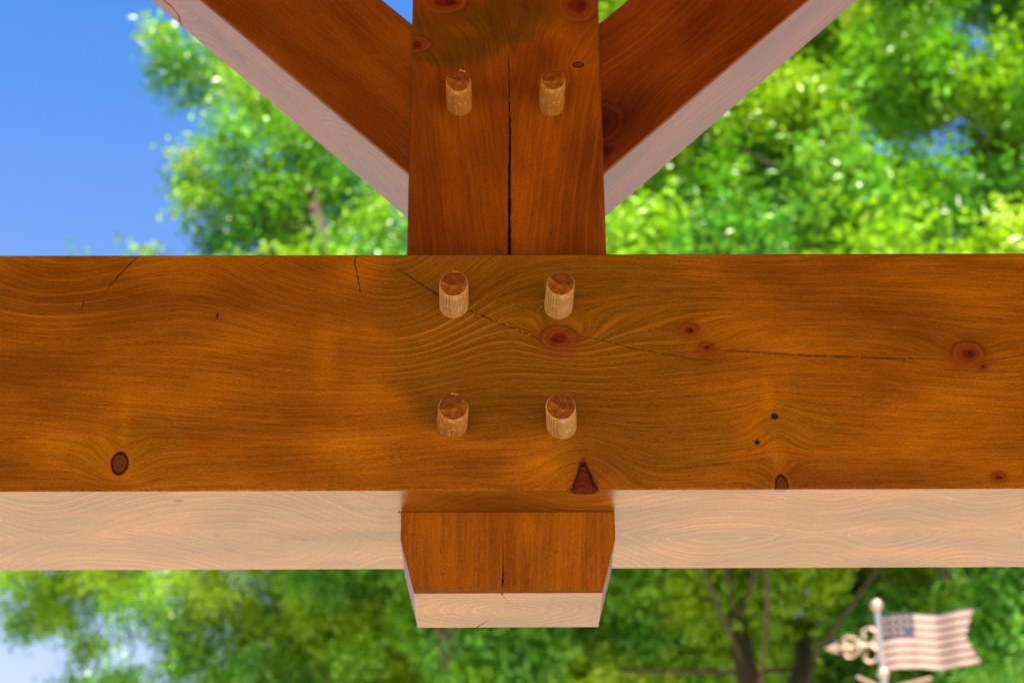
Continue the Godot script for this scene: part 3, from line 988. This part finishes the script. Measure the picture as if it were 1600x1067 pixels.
func grow_trees() -> void:
	var bark := StandardMaterial3D.new()
	var bn := NoiseTexture2D.new()
	var fn := FastNoiseLite.new()
	fn.seed = 2
	fn.frequency = 0.04
	bn.noise = fn
	bn.seamless = true
	bn.width = 256
	bn.height = 256
	var ramp := Gradient.new()
	ramp.set_color(0, lin(0.03, 0.02, 0.015))
	ramp.set_color(1, lin(0.10, 0.068, 0.045))
	bn.color_ramp = ramp
	bark.albedo_texture = bn
	bark.uv1_scale = Vector3(2, 1.2, 1)
	bark.roughness = 0.95
	var leaf := StandardMaterial3D.new()
	leaf.vertex_color_use_as_albedo = true
	leaf.roughness = 0.38
	leaf.backlight_enabled = true
	leaf.backlight = lin(0.5, 0.55, 0.14)
	var small := leaf_cluster(16, 0.15, 0.075, 0.034, 1)
	var big := leaf_cluster(16, 0.17, 0.085, 0.040, 2)
	var right_lobes: Array = [[1.6,10.68,-9.27,0.35],[1.85,10.28,-8.55,0.31],[2.59,10.46,-9.12,0.36],[3.98,11.98,-10.94,0.45],[3.88,10.27,-8.59,0.34],[0.76,9.6,-8.6,0.37],[1.75,11.21,-11.1,0.37],[2.08,9.56,-8.42,0.34],[2.78,10.12,-9.39,0.32],[3.94,11.06,-10.51,0.34],[4.06,9.93,-9.37,0.32],[0.86,9.11,-9.12,0.34],[1.39,10.16,-10.95,0.34],[2.32,10.33,-11.22,0.39],[3,10.16,-10.43,0.41],[3.71,9.97,-10.33,0.35],[3.88,9.31,-9.54,0.37],[0.98,9.59,-10.81,0.38],[1.55,9.59,-11.23,0.42],[2.07,8.11,-8.87,0.37],[2.86,8.8,-10.07,0.36],[3.29,8.47,-9.62,0.34],[4.32,9.73,-11.22,0.43],[0.85,7.66,-8.97,0.39],[1.36,7.52,-8.63,0.32],[2.18,8.01,-9.99,0.33],[2.32,7.45,-8.73,0.34],[3.07,7.44,-8.58,0.32],[4.21,8.98,-11.2,0.39],[0.93,7.66,-10.41,0.38],[1.46,7.31,-9.61,0.39],[2.11,7.58,-10.48,0.39],[2.46,7.05,-8.86,0.28],[2.91,7.08,-9.06,0.29],[3.74,7.03,-9.51,0.34],[0.77,7.23,-11.23,0.45],[1.39,7.06,-10.88,0.38],[1.93,6.86,-10.59,0.39],[2.26,6.18,-8.56,0.32],[3.24,7.14,-10.91,0.4],[3.67,6.82,-10.21,0.38],[3.15,6.05,-9.89,0.37],[3.89,6.36,-10.43,0.39],[2.69,13.05,-12.47,0.44],[3.41,12.69,-11.56,0.36],[4.13,12.92,-11.68,0.43],[5.34,12.94,-11.7,0.34],[1.18,12.02,-11.96,0.4],[1.75,11.83,-11.71,0.44],[2.83,12.09,-11.84,0.36],[3.22,11.52,-11.69,0.37],[4.1,12.29,-11.93,0.36],[5.1,11.54,-11.75,0.44],[1.14,11.11,-12.37,0.36],[1.81,11.04,-12.14,0.38],[2.74,11.62,-12.33,0.44],[3.42,11.11,-11.89,0.45],[4.42,11.08,-11.87,0.38],[4.68,10.96,-11.57,0.35],[1.03,10.07,-11.67,0.33],[2.11,10.77,-12.46,0.4],[2.31,10,-11.53,0.42],[3.06,9.84,-11.77,0.41],[4.29,10.69,-12.46,0.46],[4.67,10.17,-11.92,0.36],[0.93,10.1,-9.91,0.29],[0.95,8.66,-9.91,0.29],[1.01,9.08,-9.91,0.24],[3.05,5.57,-9.91,0.33],[3.29,5.9,-9.91,0.37]]
	var left_lobes: Array = [[-2.79,12.01,-12.91,0.32],[-3,12.36,-12.91,0.17],[-2.54,12.95,-13.91,0.33],[-2.15,11.7,-12.91,0.37],[-1.73,11.2,-12.91,0.41],[-2.32,10.93,-12.41,0.24],[-1.98,10.71,-12.91,0.41],[-2.6,11.12,-13.41,0.26],[-2.66,11.07,-12.91,0.13],[-2.63,10.58,-12.91,0.15],[-1.41,11.4,-13.91,0.47],[-2.29,10.29,-12.91,0.31],[-0.93,10.38,-12.91,0.31],[-1.74,10.75,-13.91,0.44],[-2.98,10.12,-12.91,0.07],[-1.68,13.25,-14.91,0.53],[-1.28,9.57,-12.91,0.62],[-1.74,8.91,-11.91,0.53],[-2.37,9.1,-12.91,0.62],[-1.15,8.63,-12.91,0.77],[-2.31,7.88,-11.91,0.57],[-2.95,7.9,-12.91,0.41],[-1.67,7.67,-11.91,0.57],[-0.77,8.27,-13.91,0.71],[-3.03,8.89,-11.71,0.38],[-3.04,8.15,-11.52,0.29],[-2.84,7.6,-11.35,0.36],[-2.17,8.38,-11.1,0.29],[-2.27,8.35,-11.65,0.3],[-2.13,7.41,-10.94,0.31],[-1.98,8.8,-11.4,0.34],[-1.92,7.97,-11.39,0.33],[-1.67,7.56,-11.24,0.36],[-1.21,8.69,-11.28,0.31],[-1.11,8.15,-11.52,0.34],[-1.25,7.81,-11.67,0.34],[-0.82,8.59,-11.3,0.34],[-0.76,7.86,-10.97,0.28],[-0.69,7.76,-11.67,0.34],[-3.18,9.18,-12.44,0.33],[-3.19,8.84,-12.59,0.31],[-3.1,7.93,-12.56,0.36],[-2.44,9.41,-12.69,0.36],[-2.87,8.99,-12.95,0.32],[-2.61,8.08,-12.71,0.36],[-1.84,9.46,-12.85,0.33],[-2.17,8.7,-12.65,0.35],[-1.85,8.13,-12.94,0.42],[-1.17,9.12,-12.59,0.35],[-1.51,8.63,-12.48,0.31],[-1.34,8.15,-12.68,0.39],[-0.88,8.64,-12.42,0.37],[-3.67,10.31,-14.34,0.37],[-3.43,9.47,-13.99,0.42],[-3.28,8.75,-13.95,0.39],[-2.9,10.09,-13.92,0.43],[-2.88,9.58,-14.34,0.45],[-2.82,9,-14.3,0.36],[-1.98,10.27,-14.11,0.39],[-2.41,9.43,-14.2,0.4],[-2.01,8.95,-14.58,0.38],[-1.27,10.14,-14.32,0.36],[-1.71,9.55,-14.18,0.4],[-1.28,8.78,-14.17,0.42]]
	var low_lobes: Array = [[-4.38,9.01,-17.41,0.42],[-4.42,8.49,-17.41,0.24],[-4.14,8.19,-17.41,0.2],[-4.67,8.7,-17.41,0.39],[-4.99,8.94,-17.41,0.2],[-3.83,8.73,-17.41,0.42],[-3.12,8.69,-17.41,0.47],[-3.25,8.25,-17.41,0.35],[-2.47,8.59,-17.41,0.47],[-3.69,7.75,-17.41,0.37],[-2.87,7.85,-17.41,0.48],[-2.18,7.91,-17.41,0.51],[-1.69,8.51,-17.41,0.61],[-1.29,7.91,-17.41,0.61],[-4.19,7.69,-17.41,0.27],[-1.05,8.72,-17.41,0.47],[-4.83,8.39,-17.41,0.15],[-1.83,8.93,-17.41,0.61],[-1.43,8.38,-17.41,0.54],[-2,8.25,-17.41,0.47],[-1.12,9.06,-17.41,0.54],[-1.66,7.71,-17.41,0.61],[-0.91,8.24,-17.41,0.61],[-4.4,11.66,-17.61,0.69],[-4.43,10.55,-17.86,0.76],[-4.38,9.35,-16.33,0.62],[-3.88,11.33,-17.62,0.78],[-3.64,10.53,-17.54,0.61],[-3.67,9.86,-17.99,0.8],[-2.37,11.06,-17.21,0.7],[-2.35,10.78,-17.3,0.62],[-2.39,9.15,-16.32,0.55],[-1.78,10.74,-16.62,0.55],[-1.6,10.01,-16.35,0.68],[-1.31,9.26,-16.55,0.59],[-0.61,10.9,-16.52,0.57],[-0.52,10.1,-16.61,0.7],[-0.53,9.63,-16.53,0.52],[-3.28,7.79,-14.32,0.19],[-2.5,7.84,-14.76,0.18],[-1.19,6.89,-14.09,0.14],[-2.1,7.15,-15.02,0.2],[-1.57,7.79,-14.53,0.24]]
	var back_lobes: Array = [[-0.99,10.86,-15.74,0.56],[-0.27,12.04,-17.57,0.72],[0.66,11.09,-15.88,0.54],[2.12,11.56,-16.84,0.66],[2.68,10.76,-15.68,0.57],[3.69,10.55,-14.97,0.67],[5.36,12.17,-17.94,0.69],[5.3,10.98,-15.78,0.57],[-0.86,9.62,-14.47,0.62],[0.11,9.69,-15.2,0.63],[0.78,9.77,-14.55,0.55],[1.58,11.41,-17.77,0.62],[2.29,9.48,-14.64,0.49],[3.02,9.34,-14.47,0.62],[5.05,10.85,-16.75,0.6],[5.49,10.38,-16.7,0.62],[-1.23,10.78,-18.38,0.76],[-0.14,10.3,-17.08,0.72],[0.71,9.31,-15.63,0.57],[1.61,9.4,-15.14,0.61],[2.35,9.07,-15.39,0.62],[3.97,9.99,-17.61,0.76],[4.05,8.95,-14.77,0.59],[5.95,10.15,-17.36,0.68],[-1.34,8.82,-15.61,0.7],[-0.36,9.34,-16.65,0.61],[0.42,8.54,-15.03,0.55],[1.82,8.65,-16.17,0.71],[2.28,8.88,-15.93,0.63],[3.66,8.81,-16.29,0.71],[3.94,8.17,-14.92,0.65],[5.77,9.64,-18.25,0.77],[-1.43,8.52,-16.61,0.63],[-0.02,7.86,-15.37,0.6],[0.76,7.77,-15.17,0.67],[1.4,8.28,-16.22,0.6],[2.1,7.44,-14.44,0.62],[3.75,8.45,-16.36,0.6],[4.71,8.92,-17.77,0.73],[4.78,7.9,-15.01,0.59],[-0.81,7.29,-16.06,0.69],[-0.02,7.1,-14.84,0.57],[0.47,8.08,-18.24,0.64],[1.58,7.26,-15.6,0.68],[2.06,7.23,-15.02,0.58],[3.17,7.24,-15.78,0.59],[3.86,7.11,-15.09,0.68],[5.48,7.47,-16.58,0.66],[-1.19,7.69,-18.37,0.72],[-0.06,7.35,-17.89,0.68],[0.42,7.23,-17.03,0.75],[1.79,6.92,-16.56,0.55],[2.82,7.63,-18.18,0.7],[3.25,7.33,-17.14,0.58],[4.23,6.71,-15.3,0.66],[5.13,6.72,-16.32,0.56],[1.13,7.45,-14.91,0.29],[1.17,6.91,-14.41,0.26],[-0.06,6.55,-12.71,0.28],[0.13,6.3,-12.71,0.3],[0.25,6.6,-12.71,0.23],[-0.18,6.22,-12.71,0.25],[-0.27,6.91,-13.91,0.33],[0.4,6.74,-13.91,0.33],[3.49,7.31,-14.09,0.26],[3.73,7.05,-13.53,0.26],[0.91,7.51,-14.02,0.21],[0.43,7.31,-14.28,0.25],[0.43,6.92,-14.04,0.25],[1.49,7.45,-13.95,0.26],[0.65,6.59,-13.71,0.19],[1.11,7.11,-14.01,0.24],[2.63,7.67,-14.1,0.28],[1.49,7.41,-14.63,0.2],[1.48,7.61,-14.14,0.2],[0.98,7.41,-13.64,0.27],[2.87,7.35,-14.43,0.23],[-0.67,7.16,-14.06,0.22],[-0.15,8.57,-11.58,0.32],[-0.02,8.08,-11.59,0.37],[-0.18,7.46,-11.5,0.3],[0.37,8.7,-11.41,0.3],[0.47,7.97,-11.23,0.3],[0.71,7.55,-11.49,0.33],[1.34,8.52,-11.1,0.29],[1,8.16,-11.52,0.36],[0.97,7.72,-11.59,0.32],[1.74,8.59,-11.35,0.31],[1.79,8.18,-11.51,0.34],[1.6,7.42,-11.12,0.29],[2.2,8.9,-11.63,0.3],[2.34,7.87,-11.05,0.35],[2.19,7.48,-11.34,0.36],[2.83,8.84,-11.52,0.29],[2.96,7.95,-10.95,0.35],[2.95,7.42,-11.29,0.33],[3.34,8.34,-11.12,0.3],[3.58,8.02,-11.37,0.33],[3.29,7.68,-11.47,0.38],[-0.6,9.63,-12.92,0.39],[-0.53,8.02,-12.81,0.4],[0.1,9.11,-12.58,0.41],[0.04,8.69,-12.36,0.4],[-0.13,8.08,-12.65,0.34],[0.56,9.42,-12.98,0.37],[0.67,8.72,-12.85,0.32],[0.8,8.36,-12.94,0.4],[1.07,9.24,-12.61,0.34],[1.51,8.82,-12.95,0.37],[1.16,8.13,-12.44,0.41],[2.07,9.01,-12.41,0.35],[1.93,8.91,-13.11,0.41],[1.71,8.1,-12.31,0.4],[2.78,9.15,-12.63,0.4],[2.43,8.77,-12.88,0.36],[2.37,8.17,-12.78,0.41],[3.47,9.3,-12.83,0.33],[2.97,8.67,-12.32,0.37],[2.96,8.22,-12.84,0.34],[3.81,9.43,-12.73,0.37],[3.89,8.45,-12.4,0.4],[3.46,7.88,-12.35,0.35],[-0.65,10.43,-14.48,0.46],[-0.53,9.22,-14.04,0.43],[-0.51,8.56,-13.89,0.39],[0.21,10.29,-14.25,0.37],[0.15,9.68,-14.44,0.38],[-0,8.91,-14.46,0.42],[0.86,10.46,-14.61,0.4],[0.87,9.62,-14.53,0.39],[0.56,8.93,-14.43,0.42],[1.51,10.01,-14.08,0.37],[1.48,9.27,-13.87,0.44],[1.57,8.67,-13.89,0.37],[1.95,10.16,-14.59,0.45],[2.28,9.51,-14.24,0.37],[1.94,8.96,-14.27,0.41],[3.05,9.88,-13.95,0.34],[2.84,9.41,-14.25,0.46],[2.81,9.13,-14.5,0.4],[3.43,10.33,-14.58,0.46],[3.36,9.73,-14.6,0.38],[3.65,8.96,-14.35,0.39],[4.04,10.19,-14.06,0.43],[4.16,9.45,-14.5,0.44],[4.34,8.87,-14.37,0.37]]
	# the rest of each crown, outside the picture
	rng.seed = 77
	for i in 26:
		right_lobes.append([rng.randf_range(3.8, 7.0), rng.randf_range(5.5, 12.5), rng.randf_range(-13.5, -9.0), rng.randf_range(0.5, 0.8)])
	for i in 10:
		right_lobes.append([rng.randf_range(1.0, 5.0), rng.randf_range(11.0, 13.5), rng.randf_range(-15.0, -13.0), rng.randf_range(0.5, 0.8)])
	for i in 14:
		back_lobes.append([rng.randf_range(-2.0, 6.0), rng.randf_range(4.5, 6.6), rng.randf_range(-18.5, -15.0), rng.randf_range(0.6, 0.9)])
	# all of one kind: young yellow-green leaves among older green ones
	var leaves := [Color(0.11, 0.33, 0.010), Color(0.24, 0.45, 0.008), Color(0.32, 0.50, 0.008), Color(0.05, 0.23, 0.014)]
	tree("leafy_tree", "bright yellow-green leafy tree filling the view right of the king post", [stem([[5.0, 0, -10.9, 0.24], [4.9, 3.0, -10.9, 0.19], [4.7, 5.0, -10.9, 0.16], [4.6, 8.0, -11.6, 0.10], [4.4, 11.0, -12.2, 0.04]]), stem([[4.8, 4.2, -10.9, 0.12], [3.6, 6.9, -12.6, 0.08], [2.6, 9.0, -13.4, 0.05], [1.8, 11.0, -13.6, 0.02]])],
		right_lobes, 1300.0, big, leaf, bark, leaves)
	tree("leafy_tree", "green tree with yellow-green branch tips against blue sky left of the king post", [stem([[-0.1, 0, -13.2, 0.2], [-0.15, 5.0, -13.2, 0.14], [-0.45, 7.2, -13.1, 0.12], [-1.2, 9.2, -12.9, 0.09], [-1.75, 11.0, -12.9, 0.05], [-1.9, 12.8, -13.6, 0.02]])],
		left_lobes, 900.0, small, leaf, bark, leaves)
	tree("leafy_tree", "green tree with patches of sky showing through it below the beam's left half", [stem([[-2.6, 0, -17.6, 0.2], [-2.5, 5.0, -17.5, 0.14], [-2.6, 8.2, -17.4, 0.05]])],
		low_lobes, 800.0, small, leaf, bark, leaves)
	tree("leafy_tree", "shaded green tree with brown stems below the beam, behind the weathervane", [stem([[1.9, 0, -13.4, 0.2], [1.9, 4.0, -13.4, 0.15], [2.0, 6.2, -13.4, 0.11], [1.9, 8.6, -15.0, 0.05]]), stem([[1.9, 4.6, -13.4, 0.12], [2.35, 6.4, -13.5, 0.10], [2.9, 8.2, -15.5, 0.04]])],
		back_lobes, 1300.0, big, leaf, bark, leaves)


func weathervane() -> void:
	# a copper flag vane on a tall pole behind the pavilion, turned a little towards the camera
	var root := Node3D.new()
	root.name = "weathervane"
	add_child(root)
	var ox := 1.80
	var oz := -7.41
	root.position = Vector3(ox, 0, oz)
	tag(root, "copper weathervane with striped swallowtail flag and scrolled arrow on a pole", "weathervane")
	var copper := StandardMaterial3D.new()
	copper.albedo_color = lin(0.42, 0.28, 0.235)
	copper.metallic = 0.55
	copper.roughness = 0.42
	var steel := StandardMaterial3D.new()
	steel.albedo_color = lin(0.42, 0.38, 0.36)
	steel.metallic = 0.8
	steel.roughness = 0.3
	var patina := StandardMaterial3D.new()
	patina.albedo_color = lin(0.035, 0.035, 0.055)
	patina.metallic = 0.4
	patina.roughness = 0.5
	var hub := 4.72
	var st := SurfaceTool.new()
	st.begin(Mesh.PRIMITIVE_TRIANGLES)
	st.set_smooth_group(0)
	tube(st, [[Vector3(0, 0, 0), 0.03], [Vector3(0, 2.5, 0), 0.024], [Vector3(0, 4.55, 0), 0.016], [Vector3(0, 4.90, 0), 0.014]], 14)
	st.generate_normals()
	put("pole", st.commit(), root, steel)
	for y in [4.915, 4.575]:
		var ball := SphereMesh.new()
		ball.radius = 0.029 if y > 4.8 else 0.027
		ball.height = ball.radius * 2.0
		ball.radial_segments = 24
		ball.rings = 12
		put("ball", ball, root, copper).position = Vector3(0, y, 0)
	for a in 4:
		st = SurfaceTool.new()
		st.begin(Mesh.PRIMITIVE_TRIANGLES)
		st.set_smooth_group(0)
		var d := Vector3(cos(a * PI / 2 + 0.7), 0, sin(a * PI / 2 + 0.7))
		tube(st, [[Vector3(0, 4.50, 0), 0.008], [Vector3(0, 4.50, 0) + d * 0.24, 0.007], [Vector3(0, 4.50, 0) + d * 0.25, 0.001]], 8)
		st.generate_normals()
		put("direction_arm", st.commit(), root, copper)
	# everything that turns is built in x (away from the arrow), y, and swung round the pole
	var turn := Basis(Vector3.UP, deg_to_rad(-14.0))
	var wave := func(x: float) -> float: return 0.016 * sin(x * 17.0 + 0.4) * smoothstep(0.0, 0.12, x) + 0.006 * sin(x * 41.0)
	var tail := func(y: float) -> float: return 0.452 - 0.055 * (1.0 - absf(y) / 0.136)
	var sheet := func(y0: float, y1: float, x0: float, x1: float, lift: float, thick: float) -> ArrayMesh:
		var s := SurfaceTool.new()
		s.begin(Mesh.PRIMITIVE_TRIANGLES)
		s.set_smooth_group(-1)
		var n := 24
		var p := func(i: int, y: float, z: float) -> Vector3:
			var x: float = lerpf(x0, minf(x1, tail.call(y)), float(i) / n)
			return turn * Vector3(x, hub + y + 0.006 * sin(x * 15.0), wave.call(x) + z)
		for i in n:
			quad(s, p.call(i, y0, lift), p.call(i + 1, y0, lift), p.call(i + 1, y1, lift), p.call(i, y1, lift))
			quad(s, p.call(i + 1, y0, lift - thick), p.call(i, y0, lift - thick), p.call(i, y1, lift - thick), p.call(i + 1, y1, lift - thick))
			quad(s, p.call(i, y1, lift), p.call(i + 1, y1, lift), p.call(i + 1, y1, lift - thick), p.call(i, y1, lift - thick))
			quad(s, p.call(i, y0, lift - thick), p.call(i + 1, y0, lift - thick), p.call(i + 1, y0, lift), p.call(i, y0, lift))
		quad(s, p.call(n, y0, lift), p.call(n, y0, lift - thick), p.call(n, y1, lift - thick), p.call(n, y1, lift))
		quad(s, p.call(0, y0, lift - thick), p.call(0, y0, lift), p.call(0, y1, lift), p.call(0, y1, lift - thick))
		s.generate_normals()
		return s.commit()
	var flag := Node3D.new()
	flag.name = "flag"
	root.add_child(flag)
	# two halves so that the notch of the swallowtail comes to a point
	put("sheet", sheet.call(-0.136, 0.0, 0.012, 9.0, 0.0, 0.003), flag, patina)
	put("sheet", sheet.call(0.0, 0.136, 0.012, 9.0, 0.0, 0.003), flag, patina)
	for k in 7:
		var y := -0.136 + k * 0.0391
		var from := 0.012 if k < 4 else 0.165
		put("stripe", sheet.call(y + 0.001, y + 0.026, from, 9.0, 0.007, 0.006), flag, copper)
	for k in 11:
		var star := CylinderMesh.new()
		star.top_radius = 0.008
		star.bottom_radius = 0.010
		star.height = 0.006
		star.radial_segments = 5
		var o := put("star", star, flag, copper)
		var x := 0.035 + (k % 4) * 0.034
		var y2 := 0.115 - (k / 4) * 0.034
		o.transform = Transform3D(turn * Basis(Vector3.RIGHT, PI / 2), turn * Vector3(x, hub + y2, wave.call(x) + 0.004))
	# arrow: shaft, head and scrolls
	st = SurfaceTool.new()
	st.begin(Mesh.PRIMITIVE_TRIANGLES)
	st.set_smooth_group(0)
	tube(st, [[turn * Vector3(0, hub, 0), 0.008], [turn * Vector3(-0.20, hub, 0), 0.008]], 8)
	st.generate_normals()
	put("shaft", st.commit(), root, copper)
	st = begin()
	var head := [Vector3(-0.262, 0, 0), Vector3(-0.195, 0.030, 0), Vector3(-0.208, 0, 0), Vector3(-0.195, -0.030, 0)]
	for s in [1.0, -1.0]:
		var ridge := Vector3(-0.215, 0, 0.012 * s)
		for i in 4:
			var tri := [head[i], head[(i + 1) % 4], ridge]
			if s > 0:
				tri = [tri[1], tri[0], tri[2]]
			for v in tri:
				st.add_vertex(turn * (v + Vector3(0, hub, 0)))
	st.generate_normals()
	put("arrowhead", st.commit(), root, copper)
	for s in [1.0, -1.0]:
		for big in [true, false]:
			var path := []
			for i in 26:
				var t := i / 25.0
				var p: Vector2
				if big:
					var a := lerpf(-PI * 0.95, PI * 1.25, t)
					var r := lerpf(0.058, 0.018, t)
					p = Vector2(-0.055, 0.052) + Vector2(cos(-a), sin(-a) * -1.0) * r
				else:
					var a2 := lerpf(PI * 0.1, PI * 1.9, t)
					var r2 := lerpf(0.030, 0.012, t)
					p = Vector2(-0.150, 0.026) + Vector2(cos(a2), sin(a2)) * r2
				path.append([turn * Vector3(p.x, hub + p.y * s, 0), 0.0065 if big else 0.0055])
			st = SurfaceTool.new()
			st.begin(Mesh.PRIMITIVE_TRIANGLES)
			st.set_smooth_group(0)
			tube(st, path, 7)
			st.generate_normals()
			put("scroll", st.commit(), root, copper)
